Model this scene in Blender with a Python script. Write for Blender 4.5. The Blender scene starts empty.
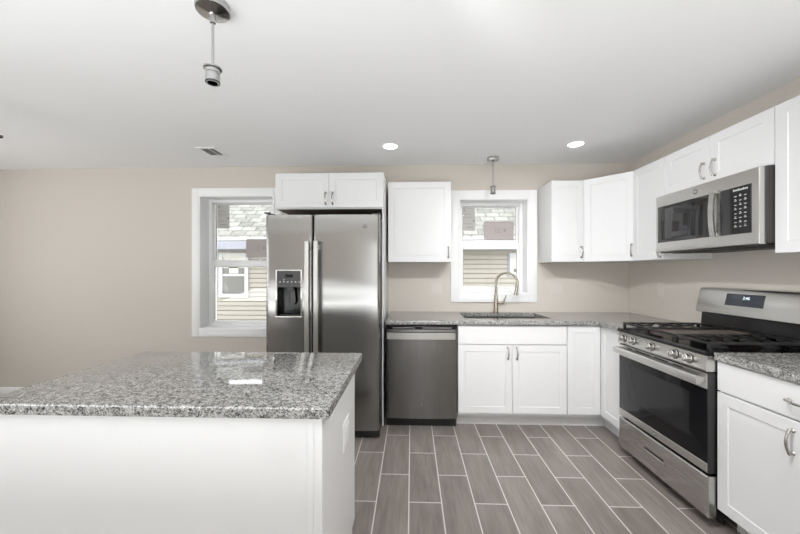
import bpy, bmesh, math, random
from mathutils import Vector, Matrix
PI = math.pi
S = bpy.context.scene
COL = S.collection

# ------------------------------------------------------------------ camera, world, light, exposure
CAM_H, YAW, FOC = 1.3256, 0.0338, 339.89
cd = bpy.data.cameras.new('camera'); cam = bpy.data.objects.new('camera', cd); COL.objects.link(cam)
cam.location = (0, 0, CAM_H); cam.rotation_euler = (PI / 2, 0, YAW)
cd.sensor_fit = 'HORIZONTAL'; cd.sensor_width = 36.0; cd.lens = FOC * 36.0 / 800.0
cd.shift_y = 5.5 / 800.0; cd.clip_start = 0.02; cd.clip_end = 200
S.camera = cam
S.view_settings.view_transform = 'Standard'; S.view_settings.look = 'None'
S.view_settings.gamma = 1.0; S.view_settings.use_curve_mapping = False
S.view_settings.exposure = 0.2
SKY = 4.0
w = bpy.data.worlds.new('overcast_sky'); S.world = w; w.use_nodes = True
nt = w.node_tree; nt.nodes.clear()
wo = nt.nodes.new('ShaderNodeOutputWorld'); bg = nt.nodes.new('ShaderNodeBackground')
tc = nt.nodes.new('ShaderNodeTexCoord'); sx = nt.nodes.new('ShaderNodeSeparateXYZ'); cr = nt.nodes.new('ShaderNodeValToRGB')
cr.color_ramp.elements[0].position = 0.0; cr.color_ramp.elements[0].color = (0.99, 0.99, 1.0, 1)
cr.color_ramp.elements[1].position = 1.0; cr.color_ramp.elements[1].color = (0.94, 0.97, 1.0, 1)
nt.links.new(tc.outputs['Generated'], sx.inputs[0]); nt.links.new(sx.outputs['Z'], cr.inputs[0])
nt.links.new(cr.outputs[0], bg.inputs['Color']); bg.inputs['Strength'].default_value = SKY
nt.links.new(bg.outputs[0], wo.inputs[0])

def area(name, loc, rot, sx_, sy_, watts, col=(1, 1, 1)):
    d = bpy.data.lights.new(name, 'AREA'); d.shape = 'RECTANGLE'; d.size = sx_; d.size_y = sy_; d.energy = watts; d.color = col
    o = bpy.data.objects.new(name, d); COL.objects.link(o); o.location = loc; o.rotation_euler = rot
    return o
# daylight at the left windows, plus fill added at the unseen rear opening
area('added_rear_fill', (.3, -2.90, 1.5), (PI / 2, 0, 0), 1.0, 1.1, 3, (.945, .98, 1.0))
area('daylight_left_window', (-5.05, 1.9, 1.45), (PI / 2 + .4, 0, -PI / 2), 1.3, 1.3, 6, (.945, .98, 1.0))
area('daylight_left_window', (-5.05, -0.7, 1.45), (PI / 2 + .4, 0, -PI / 2), 1.3, 1.3, 6, (.945, .98, 1.0))

# large soft lamp added behind the camera, facing up to brighten the ceiling
area('added_ceiling_fill', (-1.2, -.75, 0.8), (PI - .12, 0, 0), 6, 1.6, 138, (.945, .98, 1.0))

def recessed_and_fill_spot(x, y, watts, aim=None, cone=125):
    d = bpy.data.lights.new('recessed_and_fill_spot', 'SPOT'); d.energy = watts; d.spot_size = math.radians(cone); d.spot_blend = 1.0; d.shadow_soft_size = .055; d.color = (.985, .99, 1.0)
    o = bpy.data.objects.new('recessed_and_fill_spot', d); COL.objects.link(o); o.location = (x, y, 2.431)
    if aim: o.rotation_euler = (Vector(aim) - Vector((x, y, 2.431))).to_track_quat('-Z', 'Y').to_euler()
    return o
DOWN, AISLE_FILL = 1,145
for x, y, aim in ((.95, 1.2, (.45, 3.5, .66)), (.10, 1.2, (2.0, 3.3, .66))): recessed_and_fill_spot(x, y, AISLE_FILL, aim, 84)      # spots without fixtures, added out of frame to brighten the counter
recessed_and_fill_spot(.75, 1.2, AISLE_FILL * .7)  # straight-down fill spot added out of frame, no fixture, to brighten the floor

# ------------------------------------------------------------------ materials
def mat(name, col=(.8, .8, .8), rough=.5, metal=0.0, **kw):
    m = bpy.data.materials.new(name); m.use_nodes = True
    b = m.node_tree.nodes['Principled BSDF']
    b.inputs['Base Color'].default_value = (*col, 1); b.inputs['Roughness'].default_value = rough; b.inputs['Metallic'].default_value = metal
    for k, v in kw.items(): b.inputs[k].default_value = v
    return m
def N(m, t, **kw):
    n = m.node_tree.nodes.new(t)
    for k, v in kw.items(): setattr(n, k, v)
    return n
def L(m, a, b): m.node_tree.links.new(a, b)
def bsdf(m): return m.node_tree.nodes['Principled BSDF']
def coords(m, scale=(1, 1, 1), rot=(0, 0, 0), loc=(0, 0, 0)):
    g = N(m, 'ShaderNodeNewGeometry'); mp = N(m, 'ShaderNodeMapping')
    mp.inputs['Scale'].default_value = scale; mp.inputs['Rotation'].default_value = rot; mp.inputs['Location'].default_value = loc
    L(m, g.outputs['Position'], mp.inputs[0]); return mp.outputs[0]
def ramp(m, fac, stops, interp='LINEAR'):
    r = N(m, 'ShaderNodeValToRGB'); r.color_ramp.interpolation = interp
    e = r.color_ramp.elements
    while len(e) < len(stops): e.new(0.5)
    for i, (p, c) in enumerate(stops):
        e[i].position = p; e[i].color = (*c, 1) if len(c) == 3 else c
    L(m, fac, r.inputs[0]); return r.outputs[0]
def mixc(m, fac, a, b, mode='MIX'):
    x = N(m, 'ShaderNodeMix', data_type='RGBA', blend_type=mode)
    if isinstance(fac, (int, float)): x.inputs[0].default_value = fac
    else: L(m, fac, x.inputs[0])
    for v, i in ((a, 6), (b, 7)):
        if isinstance(v, tuple): x.inputs[i].default_value = (*v, 1)
        else: L(m, v, x.inputs[i])
    return x.outputs[2]
def bump(m, h, strength, dist=0.01):
    b = N(m, 'ShaderNodeBump'); b.inputs['Strength'].default_value = strength; b.inputs['Distance'].default_value = dist
    L(m, h, b.inputs['Height']); L(m, b.outputs[0], bsdf(m).inputs['Normal'])
def noise(m, vec, scale, detail=2, rough=.5):
    n = N(m, 'ShaderNodeTexNoise'); n.inputs['Scale'].default_value = scale; n.inputs['Detail'].default_value = detail; n.inputs['Roughness'].default_value = rough
    L(m, vec, n.inputs['Vector']); return n.outputs['Fac']

def paint(name, col, rough, bs=.03, sc=260):
    m = mat(name, col, rough); v = coords(m)
    bump(m, noise(m, v, sc, 2), bs, .002); return m
M = {}
M['wall'] = paint('beige_wall_paint', (.625, .577, .520), .75)
M['ceiling'] = paint('white_ceiling_paint', (.91, .91, .91), .8)
M['trim'] = paint('white_trim_paint', (.90, .90, .90), .4, .01)
M['cab'] = paint('white_cabinet_lacquer', (.72, .72, .72), .38, .008)
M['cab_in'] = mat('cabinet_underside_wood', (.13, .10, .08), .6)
M['plate'] = mat('white_plastic_plate', (.65, .605, .56), .4)
M['plate_w'] = mat('bright_white_plate', (.80, .80, .80), .35)
M['plate_d'] = mat('grey_slot', (.2, .2, .2), .5)
M['vinyl'] = mat('white_vinyl', (.90, .90, .90), .3)
M['gasket'] = mat('grey_gasket', (.18, .17, .16), .6)
M['black'] = mat('black_enamel', (.007, .007, .008), .14, **{'Specular IOR Level': .3})
M['blackm'] = mat('black_plastic', (.02, .02, .02), .5)
M['iron'] = mat('cast_iron', (.013, .013, .013), .45, **{'Specular IOR Level': .4})
M['fanblack'] = mat('black_fan_paint', (.01, .01, .01), .5)
M['griddle'] = mat('brown_griddle_coating', (.12, .095, .08), .45)
M['blackglass'] = mat('black_glass', (.008, .008, .009), .05, **{'Specular IOR Level': .18})
M['ovenwin'] = mat('oven_window_glass', (.022, .022, .023), .05, **{'Specular IOR Level': .18})
M['mwglass'] = mat('microwave_black_glass', (.010, .010, .011), .03, **{'Specular IOR Level': .65})
M['satin'] = mat('satin_handle_steel', (.56, .55, .53), .34, 1.0)
M['panelglass'] = mat('blue_black_display_glass', (.035, .042, .055), .12)
M['grey_plastic'] = mat('dark_grey_plastic', (.045, .045, .047), .3)
M['mid_grey'] = mat('mid_grey_plastic', (.18, .18, .18), .35)
M['fridge_side'] = mat('charcoal_side_steel', (.032, .030, .028), .5)
M['mark'] = mat('pale_legend_print', (.55, .57, .58), .6)
M['digit'] = mat('lit_display_digit', (.8, .9, 1), .5, **{'Emission Color': (.8, .9, 1, 1), 'Emission Strength': .8})
M['nickel'] = mat('brushed_nickel', (.50, .48, .45), .25, 1.0)
M['faucet'] = mat('warm_nickel', (.47, .42, .35), .25, 1.0)
M['chrome'] = mat('chrome', (.50, .50, .50), .14, 1.0)
M['sinksteel'] = mat('sink_steel', (.26, .26, .26), .3, 1.0)
M['lens'] = mat('lit_lamp_lens', (1, 1, 1), .5, **{'Emission Color': (1, .98, .94, 1), 'Emission Strength': 6.0})

def steel(name, col, rough, axis, wav=0.0):
    # brushed steel: very fine grain along one axis
    m = mat(name, col, rough, 1.0)
    sc = {'x': (2, 400, 400), 'y': (400, 2, 400), 'z': (400, 400, 2)}[axis]
    v = coords(m, sc); n = noise(m, v, 1.0, 3, .6)
    r = N(m, 'ShaderNodeMapRange'); r.inputs['To Min'].default_value = rough - .06; r.inputs['To Max'].default_value = rough + .08
    L(m, n, r.inputs[0]); L(m, r.outputs[0], bsdf(m).inputs['Roughness'])
    bsdf(m).inputs['Anisotropic'].default_value = .75
    tg = N(m, 'ShaderNodeTangent', direction_type='RADIAL', axis='Z'); L(m, tg.outputs[0], bsdf(m).inputs['Tangent'])
    bsdf(m).inputs['Anisotropic Rotation'].default_value = 0.0 if axis != 'z' else .25
    if wav:
        v2 = coords(m, (.9, .9, 6)); h = noise(m, v2, 1.1, 0)
        bump(m, h, wav, .02)
    return m
M['steel_f'] = steel('fridge_stainless', (.30, .297, .29), .20, 'x', .16)
M['steel_d'] = steel('dishwasher_stainless', (.21, .207, .20), .24, 'z', .04)
M['steel'] = steel('range_stainless', (.56, .55, .53), .24, 'y')

def granite():
    m = mat('speckled_granite', (.5, .5, .5), .045)
    v = coords(m)
    vo = N(m, 'ShaderNodeTexVoronoi'); vo.inputs['Scale'].default_value = 250; L(m, v, vo.inputs['Vector'])
    sp = N(m, 'ShaderNodeSeparateColor'); L(m, vo.outputs['Color'], sp.inputs[0])
    big = noise(m, v, 62, 4, .65)
    a = N(m, 'ShaderNodeMath', operation='MULTIPLY'); a.inputs[1].default_value = .45; L(m, sp.outputs[0], a.inputs[0])
    b = N(m, 'ShaderNodeMath', operation='ADD'); L(m, a.outputs[0], b.inputs[0]); L(m, big, b.inputs[1])
    c = ramp(m, b.outputs[0], [(.41, (.014, .014, .013)), (.52, (.062, .061, .058)), (.61, (.155, .152, .144)), (.72, (.265, .262, .25)), (.86, (.375, .37, .357)), (1.0, (.48, .475, .46))])
    L(m, c, bsdf(m).inputs['Base Color'])
    bsdf(m).inputs['Specular IOR Level'].default_value = .85
    return m
M['granite'] = granite()

def plank_floor():
    m = mat('grey_wood_look_tile', (.2, .18, .16), .38)
    g = N(m, 'ShaderNodeNewGeometry'); sp = N(m, 'ShaderNodeSeparateXYZ'); L(m, g.outputs['Position'], sp.inputs[0])
    def add(s, k):
        n = N(m, 'ShaderNodeMath', operation='ADD'); n.inputs[1].default_value = k; L(m, s, n.inputs[0]); return n.outputs[0]
    cb = N(m, 'ShaderNodeCombineXYZ'); L(m, add(sp.outputs['Y'], -.0835 + 5.37), cb.inputs[0]); L(m, add(sp.outputs['X'], .015 + 5.655), cb.inputs[1])
    bt = N(m, 'ShaderNodeTexBrick'); bt.offset = .5; bt.offset_frequency = 2; bt.squash = 1.0
    bt.inputs['Scale'].default_value = 1.0; bt.inputs['Brick Width'].default_value = .537; bt.inputs['Row Height'].default_value = .1885
    bt.inputs['Mortar Size'].default_value = .0034; bt.inputs['Mortar Smooth'].default_value = .1; bt.inputs['Bias'].default_value = 0
    bt.inputs['Color1'].default_value = (.192, .168, .153, 1); bt.inputs['Color2'].default_value = (.226, .199, .182, 1); bt.inputs['Mortar'].default_value = (.62, .60, .57, 1)
    L(m, cb.outputs[0], bt.inputs['Vector'])
    # grain runs along the plank, shifted from plank to plank
    off = N(m, 'ShaderNodeVectorMath', operation='MULTIPLY_ADD'); off.inputs[1].default_value = (60, 60, 60)
    L(m, bt.outputs['Color'], off.inputs[0]); L(m, g.outputs['Position'], off.inputs[2])
    mp = N(m, 'ShaderNodeMapping'); mp.inputs['Scale'].default_value = (70, 5, 1); L(m, off.outputs[0], mp.inputs[0])
    gr = noise(m, mp.outputs[0], 1.0, 5, .6)
    gcol = ramp(m, gr, [(.28, (.82, .82, .82)), (.5, (1, 1, 1)), (.72, (1.14, 1.14, 1.13))])
    mp2 = N(m, 'ShaderNodeMapping'); mp2.inputs['Scale'].default_value = (9, 2.2, 1); L(m, off.outputs[0], mp2.inputs[0])
    g2 = ramp(m, noise(m, mp2.outputs[0], 1.0, 3, .6), [(.3, (.82, .81, .80)), (.7, (1.16, 1.16, 1.16))])
    woodc = mixc(m, 1.0, mixc(m, 1.0, bt.outputs['Color'], gcol, 'MULTIPLY'), g2, 'MULTIPLY')
    c = mixc(m, bt.outputs['Fac'], woodc, (.62, .60, .57))
    L(m, c, bsdf(m).inputs['Base Color'])
    inv = N(m, 'ShaderNodeMath', operation='SUBTRACT'); inv.inputs[0].default_value = 1; L(m, bt.outputs['Fac'], inv.inputs[1])
    bump(m, inv.outputs[0], .25, .002)
    return m
M['floor'] = plank_floor()

def glass():
    m = bpy.data.materials.new('window_glass'); m.use_nodes = True; m.node_tree.nodes.clear()
    o = N(m, 'ShaderNodeOutputMaterial'); mx = N(m, 'ShaderNodeMixShader'); t = N(m, 'ShaderNodeBsdfTransparent'); g = N(m, 'ShaderNodeBsdfGlossy'); f = N(m, 'ShaderNodeFresnel')
    g.inputs['Roughness'].default_value = .01; f.inputs['IOR'].default_value = 1.45; t.inputs[0].default_value = (.98, .98, .98, 1)
    L(m, f.outputs[0], mx.inputs[0]); L(m, t.outputs[0], mx.inputs[1]); L(m, g.outputs[0], mx.inputs[2]); L(m, mx.outputs[0], o.inputs[0])
    return m
M['glass'] = glass()
M['siding'] = paint('cream_vinyl_siding', (.33, .31, .275), .6, .02, 60)
M['ext_white'] = mat('exterior_white_trim', (.50, .50, .50), .5)
M['soffit'] = mat('blue_grey_eave_shade', (.27, .28, .33), .6)  # blue-grey tone carries the shade under the eave, on the gutter too
def shingles():
    m = mat('pale_roof_shingles', (.6, .6, .55), .9)
    v = coords(m, (1, 1.22, 0))
    bt = N(m, 'ShaderNodeTexBrick'); bt.offset = .5; bt.inputs['Scale'].default_value = 1
    bt.inputs['Brick Width'].default_value = .36; bt.inputs['Row Height'].default_value = .24; bt.inputs['Mortar Size'].default_value = .022; bt.inputs['Mortar Smooth'].default_value = .6
    bt.inputs['Color1'].default_value = (.26, .26, .235, 1); bt.inputs['Color2'].default_value = (.15, .152, .138, 1); bt.inputs['Mortar'].default_value = (.08, .082, .075, 1)
    L(m, v, bt.inputs['Vector'])
    n = ramp(m, noise(m, coords(m), 9, 3, .7), [(.3, (.75, .75, .75)), (.7, (1.15, 1.15, 1.12))])
    L(m, mixc(m, 1.0, bt.outputs['Color'], n, 'MULTIPLY'), bsdf(m).inputs['Base Color'])
    return m
M['shingle'] = shingles()
M['grass'] = paint('lawn_grass', (.17, .19, .10), .9, .3, 40)
M['extglass'] = mat('house_window_glass', (.12, .12, .11), .1)
M['label_grey'] = mat('grey_window_label', (.52, .51, .48), .7)
M['label_mauve'] = mat('mauve_window_label', (.46, .41, .40), .7)
M['label_ink'] = mat('label_ink', (.30, .27, .27), .7)

# ------------------------------------------------------------------ mesh helpers (world coordinates; objects get their thing's base as origin)
class MB:
    def __init__(self, *mats): self.bm = bmesh.new(); self.mi = 0; self.mats = list(mats)
    def use(self, i): self.mi = i; return self
    def _done(self, smooth=False):
        for f in self.bm.faces:
            if not f.tag: f.tag = True; f.material_index = self.mi; f.smooth = smooth
        return self
    def verts_new(self, n0): return [v for v in self.bm.verts if v.index == -1 or v.index >= n0]
    def box(self, x0, x1, y0, y1, z0, z1, bev=0.0, seg=2):
        x0, x1 = sorted((x0, x1)); y0, y1 = sorted((y0, y1)); z0, z1 = sorted((z0, z1))
        vs = [self.bm.verts.new(p) for p in ((x0, y0, z0), (x1, y0, z0), (x1, y1, z0), (x0, y1, z0), (x0, y0, z1), (x1, y0, z1), (x1, y1, z1), (x0, y1, z1))]
        fs = [self.bm.faces.new([vs[i] for i in q]) for q in ((3, 2, 1, 0), (4, 5, 6, 7), (0, 1, 5, 4), (1, 2, 6, 5), (2, 3, 7, 6), (3, 0, 4, 7))]
        if bev > 0:
            es = {e for f in fs for e in f.edges}
            r = bmesh.ops.bevel(self.bm, geom=list(es), offset=bev, segments=seg, profile=.5, affect='EDGES')
            for f in r['faces']: f.tag = False
        return self._done()
    def prism(self, poly, o, a, b, ext):
        # poly in (a,b) plane at o, extruded by vector ext
        o, a, b, ext = Vector(o), Vector(a), Vector(b), Vector(ext)
        n = len(poly)
        p0 = [self.bm.verts.new(o + a * x + b * y) for x, y in poly]; p1 = [self.bm.verts.new(v.co + ext) for v in p0]
        nf = [self.bm.faces.new(p0[::-1]), self.bm.faces.new(p1)]
        for i in range(n): nf.append(self.bm.faces.new((p0[i], p0[(i + 1) % n], p1[(i + 1) % n], p1[i])))
        bmesh.ops.recalc_face_normals(self.bm, faces=nf)
        return self._done()
    def rings(self, o, a, n, w, h, loops, b=(0, 0, 1)):
        # a rectangle w x h at o (a across, b up, n out); loops of (inset, depth[, inset_b]) from the back outline inwards
        o, a, n, b = Vector(o), Vector(a).normalized(), Vector(n).normalized(), Vector(b).normalized()
        prev = None; nf = []
        for lp in loops:
            i, d = lp[0], lp[1]; ib = lp[2] if len(lp) > 2 else i
            cur = [self.bm.verts.new(o + a * x + b * y + n * d) for x, y in ((i, ib), (w - i, ib), (w - i, h - ib), (i, h - ib))]
            if prev is None: nf.append(self.bm.faces.new(cur[::-1]))
            else:
                for k in range(4): nf.append(self.bm.faces.new((prev[k], prev[(k + 1) % 4], cur[(k + 1) % 4], cur[k])))
            prev = cur
        nf.append(self.bm.faces.new(prev))
        bmesh.ops.recalc_face_normals(self.bm, faces=nf)
        return self._done()
    def tube(self, pts, rad, seg=12, caps=True):
        pts = [Vector(p) for p in pts]; n = len(pts)
        if not isinstance(rad, (list, tuple)): rad = [rad] * n
        t0 = (pts[1] - pts[0]).normalized(); ref = Vector((0, 0, 1)) if abs(t0.z) < .9 else Vector((1, 0, 0))
        u = t0.cross(ref).normalized(); prev = None; nf = []
        for i, p in enumerate(pts):
            t = (pts[min(i + 1, n - 1)] - pts[max(i - 1, 0)]).normalized()
            u = (u - t * u.dot(t)).normalized(); v = t.cross(u)
            cur = [self.bm.verts.new(p + (u * math.cos(2 * PI * k / seg) + v * math.sin(2 * PI * k / seg)) * rad[i]) for k in range(seg)]
            if prev is None:
                if caps: nf.append(self.bm.faces.new(cur[::-1]))
            else:
                for k in range(seg): nf.append(self.bm.faces.new((prev[k], prev[(k + 1) % seg], cur[(k + 1) % seg], cur[k])))
            prev = cur
        if caps: nf.append(self.bm.faces.new(prev))
        bmesh.ops.recalc_face_normals(self.bm, faces=nf)
        return self._done(True)
    def lathe(self, prof, o, axis=(0, 0, 1), seg=32):
        # prof: (radius, height) pairs along the axis
        o, ax = Vector(o), Vector(axis).normalized(); ref = Vector((1, 0, 0)) if abs(ax.x) < .9 else Vector((0, 1, 0))
        u = ax.cross(ref).normalized(); v = ax.cross(u); prev = None; nf = []
        for r, h in prof:
            r = max(r, 1e-5)
            cur = [self.bm.verts.new(o + ax * h + (u * math.cos(2 * PI * k / seg) + v * math.sin(2 * PI * k / seg)) * r) for k in range(seg)]
            if prev is None: nf.append(self.bm.faces.new(cur[::-1]))
            else:
                for k in range(seg): nf.append(self.bm.faces.new((prev[k], prev[(k + 1) % seg], cur[(k + 1) % seg], cur[k])))
            prev = cur
        nf.append(self.bm.faces.new(prev))
        bmesh.ops.recalc_face_normals(self.bm, faces=nf)
        return self._done(True)

def mk(name, mb, mats, parent=None, loc=None):
    """Link mb (built in world coordinates) as ONE mesh object; a child takes its thing's base as origin."""
    if not isinstance(mats, (list, tuple)): mats = [mats]
    base = Vector(parent['_base']) if parent is not None else Vector(loc or (0, 0, 0))
    bmesh.ops.translate(mb.bm, verts=mb.bm.verts, vec=-base)
    me = bpy.data.meshes.new(name); mb.bm.to_mesh(me); mb.bm.free()
    for m in mats: me.materials.append(m)
    me.set_sharp_from_angle(angle=math.radians(35)) if hasattr(me, 'set_sharp_from_angle') else None
    o = bpy.data.objects.new(name, me); COL.objects.link(o)
    BASES[o.name] = tuple(base); o['_base'] = tuple(base)
    if parent is not None: o.parent = parent
    else: o.location = base
    return o
BASES = {}
def tag(o, label, cat, group=None):
    o['label'] = label; o['category'] = cat
    if group: o['group'] = group
    return o
def thing(name, loc, label, cat, group=None):
    o = bpy.data.objects.new(name, None); COL.objects.link(o); o.location = loc; o.empty_display_size = .1
    o['_base'] = tuple(loc); return tag(o, label, cat, group)
def struct(name, mb, m, parent=None):
    o = mk(name, mb, m, parent)
    if parent is None: o['kind'] = 'structure'
    return o
def text(name, s, size, o, a, b, m, parent, depth=.0006):
    """Lettering built as a mesh at o, reading along a, upright along b."""
    cu = bpy.data.curves.new(name, 'FONT'); cu.body = s; cu.size = size; cu.align_x = 'CENTER'; cu.align_y = 'CENTER'; cu.extrude = depth; cu.resolution_u = 2
    t = bpy.data.objects.new(name, cu); COL.objects.link(t)
    dg = bpy.context.evaluated_depsgraph_get(); me = bpy.data.meshes.new_from_object(t.evaluated_get(dg))
    bpy.data.objects.remove(t); bpy.data.curves.remove(cu)
    a, b = Vector(a), Vector(b); n = a.cross(b)
    R = Matrix((a, b, n)).transposed().to_4x4(); R.translation = Vector(o) - Vector(parent['_base'])
    me.transform(R); me.materials.clear(); me.materials.append(m)
    ob = bpy.data.objects.new(name, me); COL.objects.link(ob); ob.parent = parent; ob['_base'] = parent['_base']
    return ob

T_DOOR = .019
SHAKER = lambda s=.057, t=T_DOOR: [(0, 0), (0, t - .0015), (.0015, t), (s, t), (s + .003, t - .0045), (s + .004, t - .0045)]
SLAB = lambda t=T_DOOR: [(0, 0), (0, t - .002), (.002, t)]
def pull(name, c, along, n, parent, Ln=.112):
    """Arched nickel bow pull: round flared feet and a bowed bar."""
    c, al, n = Vector(c), Vector(along).normalized(), Vector(n).normalized()
    mb = MB()
    for s in (-1, 1):
        mb.lathe([(.0095, 0), (.0095, .002), (.0065, .005), (.005, .010), (.0045, .016)], c + al * (s * Ln * .42), n, 14)
    pts, rd = [], []
    for i in range(17):
        t = -1 + i / 8
        pts.append(c + al * (t * Ln * .46) + n * (.014 + .016 * (1 - t * t)))
        rd.append(.0045 + .0022 * (abs(t) ** 3) + .001 * math.exp(-(t * 3) ** 2))
    mb.tube(pts, rd, 12)
    return mk(name, mb, M['nickel'], parent)
def badge(o, n, a, r, parent, letters=True):
    """Round maker's roundel: dark disc with a pale rim and script-like initials."""
    mb = MB(); mb.lathe([(r, 0), (r, .0012), (r * .9, .0018), (r * .86, .0012), (.001, .0012)], o, n, 28)
    q = mk('badge', mb, M['mid_grey'], parent)
    o2 = Vector(o) + Vector(n) * .0018
    text('emblem', 'GE', r * .95, o2, a, (0, 0, 1), M['mark'], q, .0003)
    return q

# ------------------------------------------------------------------ room dimensions
YB, XR, ZC = 3.5356, 2.2105, 2.44      # back wall, right wall, ceiling
XL, YR = -4.9, -2.6                    # left wall, rear wall
WT = .24
W1 = (-2.245, -1.445, .726, 2.138)     # left window opening x0 x1 z0 z1
W2 = (.491, 1.197, 1.105, 2.086)       # window over the sink

fl = MB(); fl.box(XL - WT, XR + WT, YR - WT, YB + WT, -.2, 0); struct('floor', fl, M['floor'])
ce = MB(); ce.box(XL - WT, XR + WT, YR - WT, YB + WT, ZC, ZC + .2); struct('ceiling', ce, M['ceiling'])
def wall_y(name, y0, y1, xs, holes):
    """wall across x with rectangular openings (x0,x1,z0,z1)"""
    mb = MB(); x = xs[0]
    for h in sorted(holes):
        mb.box(x, h[0], y0, y1, 0, ZC); 
        if h[2] > 0: mb.box(h[0], h[1], y0, y1, 0, h[2])
        mb.box(h[0], h[1], y0, y1, h[3], ZC); x = h[1]
    mb.box(x, xs[1], y0, y1, 0, ZC); return struct(name, mb, M['wall'])
wall_y('wall_back', YB, YB + WT, (XL - WT, XR + WT), [W1, W2])
REAR = (-.2, .8, .95, 2.05)
wall_y('wall_rear', YR - WT, YR, (XL - WT, XR + WT), [REAR])
mb = MB(); mb.box(XR, XR + WT, YR, YB, 0, ZC); struct('wall_right', mb, M['wall'])
mb = MB(); LW = [(-1.35, -.05), (1.25, 2.55)]; y = YR
for a, b in LW:
    mb.box(XL - WT, XL, y, a, 0, ZC); mb.box(XL - WT, XL, a, b, 0, .8); mb.box(XL - WT, XL, a, b, 2.1, ZC); y = b
mb.box(XL - WT, XL, y, YB, 0, ZC); struct('wall_left', mb, M['wall'])
mb = MB(); prof = [(0, 0), (.014, 0), (.014, .070), (.008, .083), (0, .085)]
mb.prism(prof, (XL, YB - .0003, 0), (0, -1, 0), (0, 0, 1), (-1.30 - XL, 0, 0)); struct('baseboard_back', mb, M['trim'])
mb = MB(); mb.prism(prof, (XL + .0003, YR, 0), (1, 0, 0), (0, 0, 1), (0, YB - YR - .02, 0)); struct('baseboard_left', mb, M['trim'])

# ------------------------------------------------------------------ the two back-wall windows
def window(name, W, cas, rail, ubot):
    x0, x1, z0, z1 = W
    yg = YB + .18
    root = MB()                                                    # casing: flat boards around the opening
    for q in ((x0 - cas, x0, z0 - cas, z1 + cas), (x1, x1 + cas, z0 - cas, z1 + cas), (x0, x1, z1, z1 + cas), (x0, x1, z0 - cas, z0)):
        root.box(q[0], q[1], YB - .018, YB - .0003, q[2], q[3], .002)
    e = .012                                                       # inner bead of the casing
    for q in ((x0 - e, x0, z0 - e, z1 + e), (x1, x1 + e, z0 - e, z1 + e), (x0 - e, x1 + e, z1, z1 + e), (x0 - e, x1 + e, z0 - e, z0)):
        root.box(q[0], q[1], YB - .024, YB - .0175, q[2], q[3], .0015)
    o = struct(name, root, M['trim'])
    j = .012; mb = MB()                                            # jamb boards lining the wall thickness
    mb.box(x0, x0 + j, YB - .018, YB + .14, z0, z1); mb.box(x1 - j, x1, YB - .018, YB + .14, z0, z1)
    mb.box(x0 + j, x1 - j, YB - .018, YB + .14, z1 - j, z1); mb.box(x0 + j, x1 - j, YB - .018, YB + .14, z0, z0 + j)
    mk('jamb', mb, M['trim'], o)
    f = .032; mb = MB()                                            # vinyl frame
    a0, a1, b0, b1 = x0 + j, x1 - j, z0 + j, z1 - j
    mb.box(x0, x0 + j + f, YB + .14, YB + .24, z0, z1, .003); mb.box(x1 - j - f, x1, YB + .14, YB + .24, z0, z1, .003)
    mb.box(x0 + j + f, x1 - j - f, YB + .14, YB + .24, z1 - j - f, z1, .003); mb.box(x0 + j + f, x1 - j - f, YB + .14, YB + .24, z0, z0 + j + f, .003)
    mk('window_frame', mb, M['vinyl'], o)
    s = .021; sx0, sx1, sz0, sz1 = a0 + f, a1 - f, b0 + f, b1 - f
    for nm, zl, zh, yy, bot, top in (('lower_sash', sz0, rail + .02, yg - .022, .024, .065), ('upper_sash', rail - .03, sz1, yg + .008, ubot, .010)):
        mb = MB()
        mb.box(sx0, sx0 + s, yy, yy + .028, zl, zh, .003); mb.box(sx1 - s, sx1, yy, yy + .028, zl, zh, .003)
        mb.box(sx0 + s, sx1 - s, yy, yy + .028, zl, zl + bot, .003); mb.box(sx0 + s, sx1 - s, yy, yy + .028, zh - top, zh, .003)
        q = mk(nm, mb, M['vinyl'], o)
        mb = MB(); mb.box(sx0 + s - .004, sx1 - s + .004, yy + .012, yy + .016, zl + bot - .004, zh - top + .004); mk('pane', mb, M['glass'], q)
        g = MB(); gi = .003                                        # dark glazing gasket
        X0, X1, Z0, Z1 = sx0 + s, sx1 - s, zl + bot, zh - top
        g.box(X0, X0 + gi, yy + .004, yy + .011, Z0, Z1); g.box(X1 - gi, X1, yy + .004, yy + .011, Z0, Z1); g.box(X0, X1, yy + .004, yy + .011, Z1 - gi, Z1)
        mk('glazing_gasket', g, M['gasket'] , q)
        if nm == 'lower_sash':
            for fx in (.3, .74):
                c = MB(); xx = sx0 + (sx1 - sx0) * fx
                c.box(xx - .022, xx + .022, yy - .004, yy + .018, zh, zh + .008, .002); c.box(xx - .008, xx + .016, yy + .002, yy + .014, zh + .008, zh + .016, .002)
                mk('sash_lock', c, M['vinyl'], q)
        else: up = (q, yy, X0, X1, Z0, Z1)
    return o, up
def sticker(up, x0, x1, z0, z1, m, marks, label):
    q, yy = up[0], up[1]
    mb = MB(); mb.box(x0, x1, yy + .0105, yy + .0118, z0, z1)
    st = mk('sticker', mb, m, q); st['label'] = label
    k = MB()
    for (u0, u1, v0, v1) in marks:
        k.box(x0 + (x1 - x0) * u0, x0 + (x1 - x0) * u1, yy + .0098, yy + .0105, z0 + (z1 - z0) * v0, z0 + (z1 - z0) * v1)
    pr = mk('sticker', k, M['label_ink'], q); pr.name = 'sticker_print'
marks_a = [(.08, .2, .88, .95), (.1, .7, .72, .735), (.1, .85, .58, .595), (.82, .98, .40, .47), (.1, .8, .3, .315), (.3, .8, .14, .17)]
marks_b = [(.02, .98, .955, .985), (.38, .39, .38, .64), (.57, .58, .38, .64), (.38, .58, .62, .64), (.38, .58, .38, .40), (.46, .50, .46, .56), (.66, .74, .44, .56), (.6, .97, .6, .61), (.9, .97, .03, .05)]
w1, up1 = window('window_1', W1, .078, 1.433, .060)
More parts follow.
